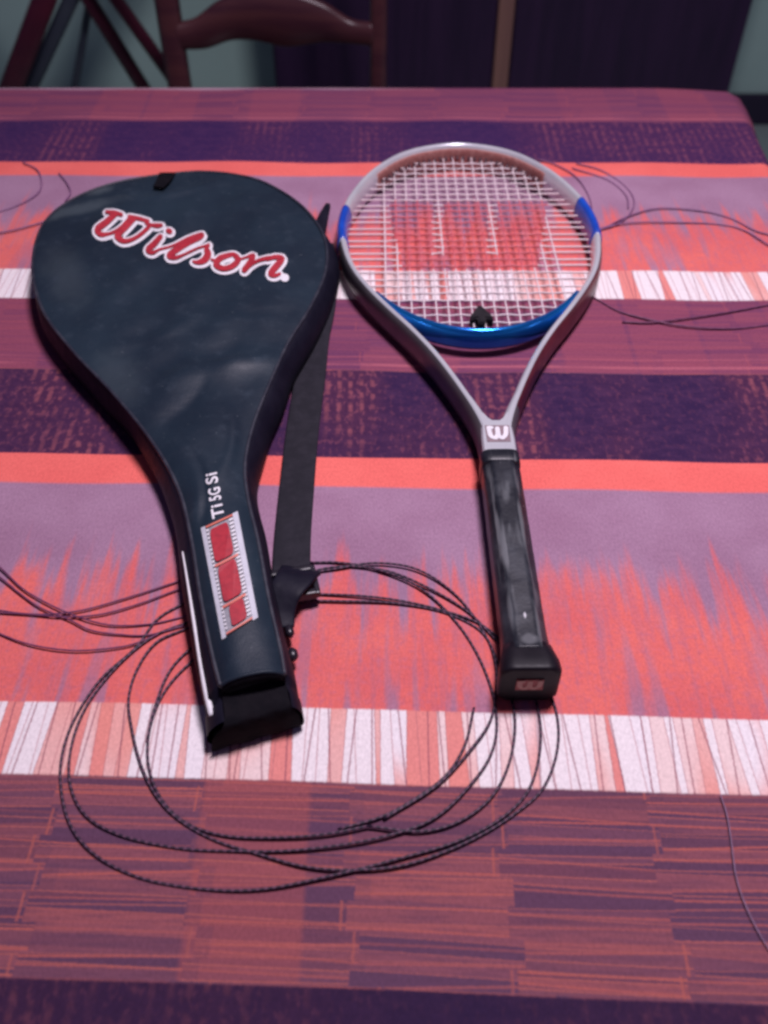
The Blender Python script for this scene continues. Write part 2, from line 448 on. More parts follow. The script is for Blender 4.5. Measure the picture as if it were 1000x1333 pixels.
# ladder-back chair pulled out behind the table
HY = 1.68
pl, pr = PY(226, 60, HY), PY(492, 60, HY)
chair = empty('ladder_back_chair', ((pl.x+pr.x)/2, HY, FLOOR_Z), 'dark reddish wooden chair with a wavy back rail behind the table', 'chair')
cx = chair.location.x; hwid = (pr.x-pl.x)/2
def tubepart(name, pts, prof, mat, parent, **k):
    V, F, L = sweep(pts, prof, **k); return fixn(put(name, V, F, mat, parent))
for s in (-1, 1):
    pts = catmull([Vector((s*hwid*1.0, .0, 0)), Vector((s*hwid, 0, .42)), Vector((s*hwid*1.01, .012, .65)), Vector((s*hwid*1.03, .05, .98))], 8)
    tubepart('back_post', pts, superring(.0205 if s < 0 else .0150, .018, 12, 3), M_wood, chair, up=Vector((0, 1, 0)))
def rail(z_off, name):
    # wavy slat: upper and lower outlines traced as heights over the width
    top = catmull([Vector((-1, .012, 0)), Vector((-.80, .018, 0)), Vector((-.55, .043, 0)), Vector((-.2, .058, 0)), Vector((.2, .056, 0)), Vector((.52, .040, 0)), Vector((.78, .016, 0)), Vector((1, .013, 0))], 8)
    bot = catmull([Vector((-1, -.030, 0)), Vector((-.72, -.031, 0)), Vector((-.45, -.019, 0)), Vector((-.2, -.021, 0)), Vector((.1, -.031, 0)), Vector((.5, -.022, 0)), Vector((1, -.024, 0))], 10)
    V = []; F = []; n = 60
    def yat(l, x):
        for a, b in zip(l, l[1:]):
            if a.x <= x <= b.x: return a.y+(b.y-a.y)*(x-a.x)/max(b.x-a.x, 1e-9)
        return l[-1].y
    for i in range(n+1):
        x = -1+2*i/n; xx = x*(hwid-.008); dy = .016*(1-x*x); zt, zb = yat(top, x)+z_off, yat(bot, x)+z_off
        for (yy, zz) in ((-.010, zb+.004), (-.010, zt-.006), (-.004, zt), (.004, zt), (.010, zt-.006), (.010, zb+.004), (.004, zb), (-.004, zb)):
            V.append((xx, yy+dy, zz))
    for i in range(n):
        for j in range(8): F.append((i*8+j, i*8+(j+1) % 8, i*8+8+(j+1) % 8, i*8+8+j))
    F += [tuple(range(8)), tuple(n*8+j for j in range(8))]
    return fixn(put(name, V, F, M_wood, chair))
zr = PY(360, 30, HY).z-FLOOR_Z
rail(zr-.012, 'back_rail'); rail(zr+.20, 'back_rail')
box('seat', (-hwid-.03, hwid+.03, -.37, .02, .395, .425), M_wood, chair, .008)
for s in (-1, 1):
    tubepart('front_leg', [Vector((s*(hwid+.012), -.34, 0)), Vector((s*(hwid+.008), -.335, .395))], superring(.017, .017, 10, 3), M_wood, chair, up=Vector((0, 1, 0)))

# folding stand of crossed bars, left of the chair
BY = 2.05
st = empty('folding_stand', (PY(110, 60, BY).x, BY, FLOOR_Z), 'stand of crossed dark red and slate bars left of the chair', 'stand')
def bar(a, b, w, mat, dy, name='bar', t=.012):
    q0, q1 = PY(*a, BY+dy), PY(*b, BY+dy); d = q1-q0
    top = q0-d*((q0.z-.30)/(-d.z) * -1) if False else q0+d*((.28-q0.z)/d.z); bot = q0+d*((FLOOR_Z+.004-q0.z)/d.z)
    sc = lambda: None
    tubepart(name, [top-st.location, bot-st.location], superring(w/2, t, 12, 3), mat, st, up=Vector((0, 1, 0)))
bar((58, 0), (20, 100), .047, M_bar, 0)
bar((92, 0), (46, 100), .032, M_barb, .05)
bar((116, 0), (178, 100), .030, M_bar, .03, t=.010)
bar((152, 0), (216, 90), .026, M_bar, -.03, t=.010)
bar((112, 30), (100, 100), .016, M_barb, .09, t=.006)

# ------------------------------------------------------------------ table and cloth
EDGE_X, EDGE_XL, EDGE_Y, EDGE_N = .396, -.80, 1.183, -.22
tab = empty('table', (-.2, .48, FLOOR_Z), 'wooden table standing under the striped tablecloth', 'table')
box('table_top', (EDGE_XL+.225, EDGE_X+.17, EDGE_N+.03-.48, EDGE_Y-.035-.48, -FLOOR_Z-.040, -FLOOR_Z-.006), M_tab, tab, .006)
for x in (EDGE_XL+.28, EDGE_X+.10):
    for y in (EDGE_N+.07-.48, EDGE_Y-.10-.48):
        box('leg', (x-.03, x+.03, y-.03, y+.03, .001, -FLOOR_Z-.041), M_tab, tab, .004)

def cloth():
    R = .020; DROP = .26
    def axis(lo, hi, step):                      # arc-length samples across the cloth: hang, bend, flat, bend, hang
        arc = R*math.pi/2
        xs = list(np.linspace(lo-arc-DROP, lo-arc, 16)[:-1])+list(np.linspace(lo-arc, lo, 7)[:-1])+list(np.arange(lo, hi, step))+list(np.linspace(hi, hi+arc, 7))+list(np.linspace(hi+arc, hi+arc+DROP, 16)[1:])
        return xs
    def bend(a, lo, hi):                         # arc length -> (position, drop)
        arc = R*math.pi/2
        if a > hi:
            q = a-hi
            if q < arc: t = q/R; return hi+R*math.sin(t), R*(1-math.cos(t))
            return hi+R, R+q-arc
        if a < lo:
            q = lo-a
            if q < arc: t = q/R; return lo-R*math.sin(t), R*(1-math.cos(t))
            return lo-R, R+q-arc
        return a, 0.
    lo, hi, n0, n1 = EDGE_XL+R, EDGE_X, EDGE_N+R, EDGE_Y-R
    XS = axis(lo, hi, .016); YS = axis(n0, n1, .016)
    V = []; UV = []; F = []
    for b in YS:
        for a in XS:
            # the right edge runs slightly skew and the corner is rounded
            sk = .085*max(0, b-.80)
            x, dx = bend(a-sk*(1 if a > 0 else 0), lo, hi); x += sk if a > 0 else 0
            y, dy = bend(b, n0, n1)
            d = max(dx, dy)+.35*min(dx, dy)
            if dx > 0 and x > 0: x += .16*dx+.014*math.sin(b*16+1.)*min(1, dx/.1)
            if dy > 0 and y > 0: y += .05*dy
            # corner rounding
            if a > hi-.07 and b > n1-.07:
                k = max(0, (a-hi+.07)/.09)*max(0, (b-n1+.07)/.09); d += .005*min(k, 2.)**1.5
            z = -d
            if d == 0:
                z += .0011*math.sin(x*23+y*9)*math.sin(y*17-x*6)+.0007*math.sin(x*41-y*37)
                z = z*.6-.0012
            else: z -= .0012
            V.append((x, y, z)); UV.append((a, b))
    nx = len(XS)
    for j in range(len(YS)-1):
        for i in range(nx-1): F.append((j*nx+i, j*nx+i+1, (j+1)*nx+i+1, (j+1)*nx+i))
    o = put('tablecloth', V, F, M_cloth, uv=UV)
    return tag(o, 'striped tablecloth in red, mauve, white and dark purple bands over the table', 'tablecloth')
cloth()

# ------------------------------------------------------------------ tennis racket
RO = Vector((.0835, .2905, 0)); dvec = Vector((.0082, .683)).normalized(); nvec = Vector((dvec.y, -dvec.x))
dvec = (dvec-nvec*.0205).normalized()
RZ = math.atan2(-dvec.x, dvec.y)
racket = empty('tennis_racket', RO, 'silver and blue tennis racket with a black grip lying right of the cover', 'tennis racket', RZ)
RM = Matrix.Translation(RO) @ Matrix.Rotation(RZ, 4, 'Z'); RI = RM.inverted()
def RP(x, y, z): return RI @ P(x, y, z)
HALF = [(.181, .0098), (.192, .0124), (.215, .0150), (.24, .0215), (.27, .0325), (.30, .0455), (.33, .0615), (.36, .0800), (.39, .0970), (.42, .1105), (.455, .1195), (.50, .1235), (.54, .1188), (.571, .1095), (.597, .0985), (.62, .0845), (.645, .0620), (.660, .0360), (.668, 0)]
outer = [Vector((-w, u, 0)) for u, w in HALF] + [Vector((w, u, 0)) for u, w in HALF[-2::-1]]
outer = resample(catmull(outer, 10), .0035)
ZF = .0146; HH = .0136; HWF = .0047
cl = []
for i, p in enumerate(outer):
    t = (outer[min(i+1, len(outer)-1)]-outer[max(i-1, 0)]).normalized(); nrm = Vector((t.y, -t.x, 0))    # to the inside
    k = HWF if p.y > .25 else HWF+.0022*min(1, (.25-p.y)/.04)
    cl.append(p+nrm*k+Vector((0, 0, ZF)))
prof = superring(1, 1, 24, 2.15)
def fsc(t, p):
    w = HWF if p.y > .25 else HWF+.0022*min(1, (.25-p.y)/.04)
    return (w, HH)
V, F, L = sweep(cl, prof, scale=fsc)
mi = []
m = 24
for f in F:
    if len(f) > 4: mi.append(0); continue
    c = sum((V[i] for i in f), Vector())/4; i = f[0]//m; nrm = V[f[0]]-cl[i]
    side = (V[f[0]]+V[f[1]])/2-cl[i]; outw = side.x*(1 if cl[i].x > 0 else -1)
    u = c.y
    lateral = Vector((side.x, side.y, 0)).length/HWF; zz = side.z/HH
    isout = (Vector((c.x, c.y-.5, 0)).length > Vector((cl[i].x, cl[i].y-.5, 0)).length) if u > .45 else outw > 0
    if zz < .87 and isout and u < .47:
        mi.append(2 if (c.x > 0 and u > .235 and u < .42) else 1)
    else: mi.append(0)
fixn(put('frame', V, F, [M_silver, M_graph, M_redside], racket, mi=mi))

# throat block between the arms
def throat():
    V = []; F = []; outl = [(-.0120, .183), (-.0120, .20), (-.0112, .214), (-.0098, .230), (-.0062, .2235), (-.003, .2205), (.003, .2205), (.0062, .2235), (.0098, .230), (.0112, .214), (.0120, .20), (.0120, .183)]
    n = len(outl)
    for z, k in ((.0035, .86), (.006, 1), (.0262, 1), (.0280, .90)):
        for (x, y) in outl: V.append((x*k, .2+(y-.2)*(k if y > .2 else 1), z))
    for r in range(3):
        for j in range(n): F.append((r*n+j, r*n+(j+1) % n, r*n+n+(j+1) % n, r*n+n+j))
    F += [tuple(range(n))[::-1], tuple(3*n+j for j in range(n))]
    return fixn(put('throat', V, F, M_silver, racket, smooth=False))
thr = throat()

# blue bridge closing the head
br = []
for k in range(41):
    a = rad(-90-48+96*k/40); br.append(Vector((.117*math.cos(a), .502+.1655*math.sin(a), ZF-.0005)))
br = [p for p in br]
V, F, L = sweep(br, prof, scale=lambda t, p: (.0047, .0102))
fixn(put('bridge', V, F, M_bridge, racket))

# blue bands on both sides of the head
def band(u0, u1, sgn):
    pts = [p for p in cl if p.x*sgn > 0 and u0 < p.y < u1]
    V, F, L = sweep(pts, prof, scale=lambda t, p: (HWF+.0011, HH+.0009))
    return fixn(put('side_band', V, F, M_blue, racket))
band(.470, .532, -1); band(.478, .545, 1)

# grommet strip round the inside of the head's top, with its grommet collars
def inner(i):
    p = cl[i]; t = (cl[min(i+1, len(cl)-1)]-cl[i-1]).normalized(); nrm = Vector((t.y, -t.x, 0)); return p, nrm, t
ids = [i for i, p in enumerate(cl) if p.y > .605 and 1 < i < len(cl)-2]
parts = []; pts = [inner(i)[0]+inner(i)[1]*(HWF-.0001) for i in ids]
V, F, L = sweep(pts, superring(.0010, .0100, 10, 4))
gs = fixn(put('grommet_strip', V, F, M_grom, racket))
arc = resample(pts, .0062)
for p in arc[1:-1]:
    c = Vector((0, .5, p.z)); dr = (c-p).normalized()
    V, F, L = sweep([p-dr*.0005+Vector((0,0,.001)), p+dr*.0060], ring(.0015, 8), up=Vector((0, 0, 1)))
    parts.append((V, F))
V, F = join(parts)
o = fixn(put('grommet', V, F, M_gromd, gs)); o['kind'] = 'stuff'

# strings: 16 mains and 19 crosses, woven, with the red stencil where the letter stands
def inside_half(u):                              # half width of the inner opening at u
    b = .1235-2*HWF; a0 = .166-2*HWF
    q = 1-((u-.502)/(.163-.004))**2
    return b*math.sqrt(max(0, q))+.002
STEN = [[(504, 262), (564, 262), (562, 350), (524, 350)], [(577, 262), (635, 262), (634, 350), (578, 350)], [(647, 262), (713, 262), (698, 350), (648, 350)], [(520, 332), (700, 332), (692, 351), (530, 351)]]
STEN = [[RP(x, y, ZF) for x, y in poly] for poly in STEN]
def inpoly(q, poly):
    c = False; n = len(poly)
    for i in range(n):
        a, b = poly[i], poly[(i+1) % n]
        if (a.y > q.y) != (b.y > q.y) and q.x < (b.x-a.x)*(q.y-a.y)/(b.y-a.y)+a.x: c = not c
    return c
mains = [(i-7.5) for i in range(16)]
mx = [math.copysign(.0049+.0098*(abs(k)-.5)+.00010*(abs(k)-.5)**2, k) for k in mains]
cu = [.352+.0152*j+.0004*j*(18-j)*.0 for j in range(20)][:20]
NC = 27
cu = [.3530+.2960*((j+.5)/(NC-.0)) for j in range(NC)]
for k, x in enumerate(mx):
    q = 1-(x/(.1235-HWF))**2; h = .1585*math.sqrt(max(q, 0))
    pts = []; n = max(6, int(2*h/.0033))
    for i in range(n+1):
        u = .502-h+2*h*i/n
        z = ZF+.00045*math.cos(math.pi*((u-.3530)/.2960*NC-.5)+math.pi*k)
        pts.append(Vector((x, u, z)))
    V, F, L = sweep(pts, ring(.00074, 6), up=Vector((0, 0, 1)))
    mi = [1 if any(inpoly(sum((V[i] for i in f), Vector())/len(f), p) for p in STEN) else 0 for f in F]
    put('string', V, F, [M_str, M_strred], racket, mi=mi)
for j, u in enumerate(cu):
    h = inside_half(u)+.001
    pts = []; n = max(6, int(2*h/.0033))
    for i in range(n+1):
        x = -h+2*h*i/n
        # sits opposite to the mains at every crossing
        kk = np.interp(x, mx, range(16))
        z = ZF-.00045*math.cos(math.pi*j+math.pi*kk)
        pts.append(Vector((x, u, z)))
    V, F, L = sweep(pts, ring(.00074, 6), up=Vector((0, 0, 1)))
    mi = [1 if any(inpoly(sum((V[i] for i in f), Vector())/len(f), p) for p in STEN) else 0 for f in F]
    put('string', V, F, [M_str, M_strred], racket, mi=mi)

# arrow-shaped vibration dampener
def prism(name, poly, z0, z1, mat, parent, bev=.001):
    bm = bmesh.new(); vs = [bm.verts.new((x, y, z0)) for x, y in poly]; f = bm.faces.new(vs)
    r = bmesh.ops.extrude_face_region(bm, geom=[f]); bmesh.ops.translate(bm, vec=(0, 0, z1-z0), verts=[v for v in r['geom'] if isinstance(v, bmesh.types.BMVert)])
    if bev: bmesh.ops.bevel(bm, geom=bm.edges[:], offset=bev, segments=2, affect='EDGES')
    bmesh.ops.recalc_face_normals(bm, faces=bm.faces[:])
    me = bpy.data.meshes.new(name); bm.to_mesh(me); bm.free(); me.materials.append(mat)
    o = bpy.data.objects.new(name, me); COL.objects.link(o); o.parent = parent; return o
dc = RP(628, 430, ZF)
prism('vibration_dampener', [(dc.x+x*1.0, dc.y+y) for x, y in ((-.0028, .003), (.0028, .003), (.0036, .011), (.0098, .008), (.0098, .0135), (.0050, .0225), (.0015, .0295), (-.0015, .0295), (-.0050, .0225), (-.0098, .0135), (-.0098, .008), (-.0036, .011))], ZF-.004, ZF+.0055, M_damp, racket, .0012)

# grip: octagonal, wrapped in overlapping turns
def grip():
    V = []; F = []; n = 40; st = [.016+.168*i/150 for i in range(151)]
    for u in st:
        for j in range(n):
            a = 2*math.pi*j/n
            c, s = math.cos(a), math.sin(a)
            oct_ = 1/max(abs(c), abs(s), (abs(c)+abs(s))*.66)
            w, h = .0131, .0140
            fl = max(0, 1-(u-.016)/.022)**2*.10
            ph = (u/.0245+j/n) % 1.0
            rr = 1+.011*(ph if ph < .94 else (1-ph)/.06*.94)+fl
            zc = .0172-.0016*(u/.18)
            V.append((w*oct_**.93*c*rr, u, zc+h*oct_**.93*s*rr))
    for i in range(len(st)-1):
        for j in range(n): F.append((i*n+j, i*n+(j+1) % n, i*n+n+(j+1) % n, i*n+n+j))
    F.append(tuple((len(st)-1)*n+j for j in range(n))); F.append(tuple(range(n)))
    return fixn(put('grip', V, F, M_grip, racket))
grip()
V, F, L = sweep([Vector((0, u, .0157)) for u in (.1745, .1755, .180, .1855, .1865)], superring(1, 1, 28, 5), scale=lambda t, p: ((.0138, .0142) if .2 < t < .8 else (.0132, .0136))); fixn(put('grip_collar', V, F, M_grip, racket))
def buttcap():
    V = []; F = []; n = 40
    prof_ = [(.0, .86), (.0002, .955), (.0012, .992), (.003, 1.0), (.009, .975), (.0160, .87), (.021, .80), (.021, .6)]
    for u, k in prof_:
        for j in range(n):
            a = 2*math.pi*j/n; c, s = math.cos(a), math.sin(a)
            o8 = 1/max(abs(c), abs(s), (abs(c)+abs(s))*.585)
            V.append((.0176*k*o8*c, u, .0172+.0168*k*o8*s))
    for i in range(len(prof_)-1):
        for j in range(n): F.append((i*n+j, i*n+(j+1) % n, i*n+n+(j+1) % n, i*n+n+j))
    F.append(tuple(range(n)))
    return fixn(put('butt_cap', V, F, M_cap, racket))
cap = buttcap()
def strokes(polys, width, to3, mat, name, parent, dz0=0., seg=4, wscale=None):
    """broad-pen lettering: every stroke a ribbon with round ends; to3(x, y, dz) puts it on its surface"""
    V = []; F = []
    for si, st_ in enumerate(polys):
        pts = catmull([Vector((a[0], a[1], a[2] if len(a) > 2 else 1.0)) for a in st_], seg)
        dz = dz0+si*.00002; n = len(pts)
        base = len(V)
        for i, p in enumerate(pts):
            t = pts[min(i+1, n-1)]-pts[max(i-1, 0)]; t.z = 0; t.normalize(); s_ = Vector((-t.y, t.x, 0)); w = width(p.z)
            V.append(to3(p.x+s_.x*w, p.y+s_.y*w, dz)); V.append(to3(p.x-s_.x*w, p.y-s_.y*w, dz))
        for i in range(n-1): F.append((base+2*i, base+2*i+1, base+2*i+3, base+2*i+2))
        for p in (pts[0], pts[-1]):                       # round ends
            b = len(V); w = width(p.z)
            for k in range(10):
                a = 2*math.pi*k/10; V.append(to3(p.x+w*math.cos(a), p.y+w*math.sin(a), dz-.00001))
            F.append(tuple(range(b, b+10)))
    return put(name, V, F, mat, parent, smooth=True)
LW = [[(-1, .95), (-.8, -.6), (-.35, -.85)], [(-.35, -.85), (-.05, -.2), (.0, .85)], [(.0, .85), (.1, -.6), (.45, -.85)], [(.45, -.85), (.85, -.3), (1, .95)], [(-1.0, .95), (-.7, .95)]]
o = prism('emblem', [(-.0078, -.0052), (.0078, -.0052), (.0078, .0052), (-.0078, .0052)], 0, .0006, M_emb, cap, 0)
o.rotation_euler = (math.pi/2, 0, 0); o.location = (0, -.0001, .0185)
strokes(LW, lambda w: .24, lambda x, y, d: Vector((x*.0060, -.0010-d, .0185+y*.0040)), M_emb2, 'emblem_letter', cap)
o = prism('badge', [(-.0084, .1950), (.0084, .1950), (.0088, .2125), (-.0088, .2125)], .0279, .0284, M_badge, thr, 0)
strokes(LW, lambda w: .27, lambda x, y, d: Vector((x*.0062, .2038+y*.0062, 0.0287+d)), M_white, 'badge_letter', thr)

# ------------------------------------------------------------------ racket cover
BO = Vector((-.0722, .281, 0)); bd = Vector((-.225, .974, 0)).normalized(); bn = Vector((bd.y, -bd.x, 0))
BZ = math.atan2(-bd.x, bd.y)
PANEL_PX = [(372, 886), (366, 850), (350, 780), (336, 705), (322, 645), (319, 605), (330, 553), (350, 502), (375, 447), (404, 400), (424, 352), (423, 312), (404, 280), (375, 255), (330, 233), (268, 224), (212, 228), (145, 240), (95, 260), (60, 288), (43, 340), (55, 402), (95, 457), (150, 515), (203, 582), (234, 640), (249, 700), (262, 780), (276, 850), (290, 905)]
PZ = .030
cover = empty('racket_cover', BO, 'dark navy racket cover with red and white script lettering, left of the racket', 'racket cover', BZ)
CM = Matrix.Translation(BO) @ Matrix.Rotation(BZ, 4, 'Z'); CI = CM.inverted()
def CP(x, y, z): return CI @ P(x, y, z)
loop = [CP(x, y, PZ) for x, y in PANEL_PX]
poly = resample(catmull(loop, 12), .002)                   # open path, right side up, over the top, left side down
ytop = max(p.y for p in poly); itop = max(range(len(poly)), key=lambda i: poly[i].y)
right = poly[:itop+1]; left = poly[itop:][::-1]
Rf = lambda y: float(np.interp(y, [p.y for p in right], [p.x for p in right]))
Lf = lambda y: float(np.interp(y, [p.y for p in left], [p.x for p in left]))
y0 = .0
def rnds(seed):
    r = random.Random(seed); return [(r.uniform(-1, 1), r.uniform(-1, 1), r.uniform(0, 6.28)) for _ in range(8)]
WR = rnds(3)
CREASES = [(-.03, .34, .94, .34, .05, .0045, .0014), (.03, .36, .9, -.43, .045, .004, -.0013), (-.06, .50, .5, .86, .05, .005, .0012), (.05, .47, .35, .93, .06, .005, -.0013), (.012, .20, .2, .98, .05, .004, .0012), (-.012, .15, .1, .99, .05, .003, -.0010), (.0, .57, .98, .2, .06, .006, .0012), (.02, .29, .97, -.2, .04, .0035, .0015), (-.02, .245, .75, .66, .03, .0035, -.0012), (.085, .53, -.5, .86, .03, .004, .0012)]
def surf(x, y):
    """height of the puffed front panel in the cover's own frame"""
    l, r = Lf(y), Rf(y); h = max((r-l)/2, 1e-4); b = max(-1, min(1, (x-(l+r)/2)/h))
    k = min(1, max(0, (ytop-y)/.05))**.6
    hd = min(1, max(0, (y-.17)/.1))                         # 0 on the handle, 1 on the head
    z = PZ+(.0045*hd+.0070*(1-hd))*(1-abs(b)**2.6)*k
    w = 0
    for i, (a, c, ph) in enumerate(WR): w += math.sin((x*a+y*c)*(55+18*i)+ph)
    z += .00055*w*(1-abs(b)**4)*k*(.5+.5*hd)
    for (ax, ay, dx_, dy_, ln, wd_, am) in CREASES:
        u_ = (x-ax)*dx_+(y-ay)*dy_; v_ = -(x-ax)*dy_+(y-ay)*dx_-.25*u_*u_/ln
        z += 1.6*am*math.exp(-(u_/ln)**2-(v_/wd_)**2)*(1-abs(b)**6)
    # soft fold across the head where the racket's throat ends inside, and a long pull along the right side
    fy = .285+.10*x
    z += .0030*math.exp(-((y-fy)/.011)**2)*math.exp(-((x-.02)/.06)**2)
    z -= .0022*math.exp(-((y-fy-.022)/.014)**2)*math.exp(-((x-.01)/.07)**2)
    q = (x-(.045+.30*(y-.22)))
    z -= .0020*math.exp(-(q/.007)**2)*math.exp(-((y-.235)/.07)**2)
    # the cover caves in a little over the stringed area
    z -= .0022*math.exp(-((x+.0)/.09)**2-((y-.455)/.10)**2)
    return z
def panel():
    V = []; F = []; NB = 56; st_ = []
    NA = 150
    for i in range(NA+1):
        t = i/NA; st_.append(.004+(ytop-.0004-.004)*math.sin(t*math.pi/2)**1.0 if False else .004+(ytop-.0003-.004)*(1-(1-t)**1.8))
    for y in st_:
        l, r = Lf(y), Rf(y)
        for j in range(NB+1):
            b = -math.cos(math.pi*j/NB); x = (l+r)/2+b*(r-l)/2; V.append((x, y, surf(x, y)))
    for i in range(NA):
        for j in range(NB): a = i*(NB+1)+j; F.append((a, a+1, a+NB+2, a+NB+1))
    return put('front_panel', V, F, M_panel, cover)
panel()
gpath = [Vector((poly[0].x+.0010, y, PZ)) for y in (-.0130, -.0085, -.0040)]+poly+[Vector((poly[-1].x-.0012, y, PZ)) for y in (-.0030, -.0085, -.0135)]
def gusset():
    V = []; F = []; poly = gpath; n = len(poly); rows = 9; itop = n//2; itop = max(range(n), key=lambda i: poly[i].y)
    for i, p in enumerate(poly):
        t = (poly[min(i+1, n-1)]-poly[max(i-1, 0)]).normalized(); nr = Vector((t.y, -t.x, 0))   # outward (path runs counter-clockwise)
        s = 1 if i <= itop else -1
        hd = min(1, max(0, (p.y-.14)/.12)); tp = min(1, max(0, (ytop-p.y)/.16))
        bul = (.0034*(1-hd)+.0080*hd*tp+.002) if s > 0 else (.0112*(1-hd)+.003*hd)
        wr = .0010*math.sin(i*.071)*math.sin(i*.043+2)+.0004*math.sin(i*.19+1)
        for k, (fz, fo) in enumerate(((1., 0.), (.965, .22), (.86, .48), (.68, .80), (.45, 1.), (.24, 1.02), (.10, .85), (.04, .45), (.02, -.4))):
            V.append(p+nr*(bul*fo+(wr if 1 < k < 7 else 0))+Vector((0, 0, PZ*fz*(1 if p.y > .003 else .80+.03*p.y/.013)-p.z)))
    for i in range(n-1):
        for k in range(rows-1): F.append((i*rows+k, i*rows+k+1, (i+1)*rows+k+1, (i+1)*rows+k))
    base = len(V); V.append(Vector((0, .25, .0006)))
    for i in range(n-1): F.append((i*rows+rows-1, base, (i+1)*rows+rows-1))
    F.append((rows-1, (n-1)*rows+rows-1, base))
    return fixn(put('gusset', V, F, M_gusset, cover))
gusset()
V, F, L = sweep([Vector((p.x, p.y, PZ+.0003)) for p in poly if p.y > .003], ring(.0014, 8)); put('seam_piping', V, F, M_pipe, cover)
def endcap():
    V = []; F = []; NB = 30
    rows = [(.004, None), (.0012, -.0028), (.0040, .0262), (-.0010, .0248), (-.0085, .0232), (-.0128, .0222), (-.0142, .0205), (-.0150, .0130), (-.0156, .0050), (-.0152, .0010), (-.005, .0006), (.02, .0005)]
    l, r = Lf(.004), Rf(.004)
    for y, z in rows:
        for j in range(NB+1):
            b = -1+2*j/NB
            low = 0 if z is None or z < 0 else min(1, max(0, (.0235-z)/.012))
            x = (l-.0108*low)+(r+.0050*low-l+.0108*low)*j/NB
            if z is None: zz = surf(x, .004)+.0002; yy = y
            elif z < 0: zz = surf(max(l, min(r, x)), .004)+z; yy = y
            else: zz = z; yy = y+.0022*b+(.0005*math.sin(b*9+z*500) if y < -.002 else 0)
            V.append((x, yy, zz))
    for i in range(len(rows)-1):
        for j in range(NB): a = i*(NB+1)+j; F.append((a, a+1, a+NB+2, a+NB+1))
    return fixn(put('end_panel', V, F, M_matte, cover))
endcap()
# hem along the open end
l, r = Lf(.0045), Rf(.0045)
V, F, L = sweep([Vector((l+(r-l)*k/24, .0045, surf(l+(r-l)*k/24, .0045)+.0003)) for k in range(25)], ring(.0013, 8, .0013)); put('hem', V, F, M_panel, cover)

def on_panel(px, py, dz):
    """a mark printed on the front panel, from its place in the photograph to the panel's own surface"""
    q = CP(px, py, .036)
    for _ in range(3): q = CP(px, py, surf(q.x, q.y))
    return Vector((q.x, q.y, surf(q.x, q.y)+dz))
# white reflective piping along the left side of the handle end
wp = [CP(x, y, z) for x, y, z in ((239, 722, .0235), (247, 770, .0225), (255, 820, .0215), (263, 868, .020), (270, 905, .0185), (277, 934, .0165))]
wp = catmull(wp, 8)
V, F, L = sweep([p+Vector((-.0002, 0, .0022)) for p in wp], ring(1, 8), scale=lambda t, p: (.0006+.0012*min(1, t*1.2), .0012)); put('reflective_piping', V, F, M_white, cover)
# script lettering
def Z(pts): return [(90+a[0]*.3, 250+a[1]*.3, a[2] if len(a) > 2 else 1.0) for a in pts]
SCRIPT = [
    Z([(165, 92, .7), (200, 96, .9), (228, 104, .8)]),
    Z([(205, 100, 1), (165, 135, 1.25), (125, 170, 1.25), (140, 190, 1.), (180, 186, .7), (225, 160, .6), (262, 122, .7)]),
    Z([(285, 122, .9), (250, 155, 1.25), (212, 196, 1.25), (235, 218, 1.), (275, 212, .8), (322, 182, .8), (350, 150, .8), (335, 140, .6)]),
    Z([(262, 112, .7), (300, 120, .8), (345, 132, .7)]),
    Z([(350, 148, .6), (385, 152, .9), (402, 150, .7)]),
    Z([(398, 200, 1), (370, 232, 1.2), (345, 258, 1.1), (362, 270, .8), (392, 256, .5)]),
    Z([(432, 174, 1.0), (440, 178, 1.)]),
    Z([(392, 256, .5), (450, 240, .5), (520, 205, .5), (580, 190, .8), (575, 200, .9), (520, 225, 1.2), (460, 262, 1.3), (436, 284, 1.1), (462, 291, .8), (500, 278, .5)]),
    Z([(500, 278, .5), (560, 250, .45), (606, 236, .5)]),
    Z([(606, 236, .7), (598, 254, 1.), (604, 276, 1.35), (588, 302, 1.3), (556, 312, .8), (540, 308, .5)]),
    Z([(700, 280, 1.), (655, 296, 1.2), (640, 322, 1.2), (668, 338, 1.), (710, 328, 1.1), (735, 300, 1.1), (715, 278, .9), (690, 282, .8)]),
    Z([(620, 300, .5), (640, 306, .5)]),
    Z([(740, 300, .5), (770, 290, .5), (800, 282, .9), (785, 315, 1.2), (762, 345, 1.1)]),
    Z([(770, 340, .6), (815, 306, .7), (865, 288, 1.), (862, 318, 1.), (838, 345, .0)]) if False else Z([(775, 335, .6), (820, 305, .7), (870, 292, .8)]),
    Z([(905, 290, 1.), (925, 296, 1.1), (900, 330, 1.3), (876, 362, 1.1), (895, 370, .8), (915, 362, .6)]),
    Z([(862, 300, .6), (890, 290, .9), (910, 290, .9)]),
    Z([(934, 374, .55), (938, 375, .55)]),
]
strokes(SCRIPT, lambda w: 3.5*w+3.3, on_panel, M_white, 'lettering_outline', cover, .0004, 5)
strokes(SCRIPT[:-1], lambda w: 3.6*w-.3, on_panel, M_redprint, 'lettering', cover, .0017, 5)
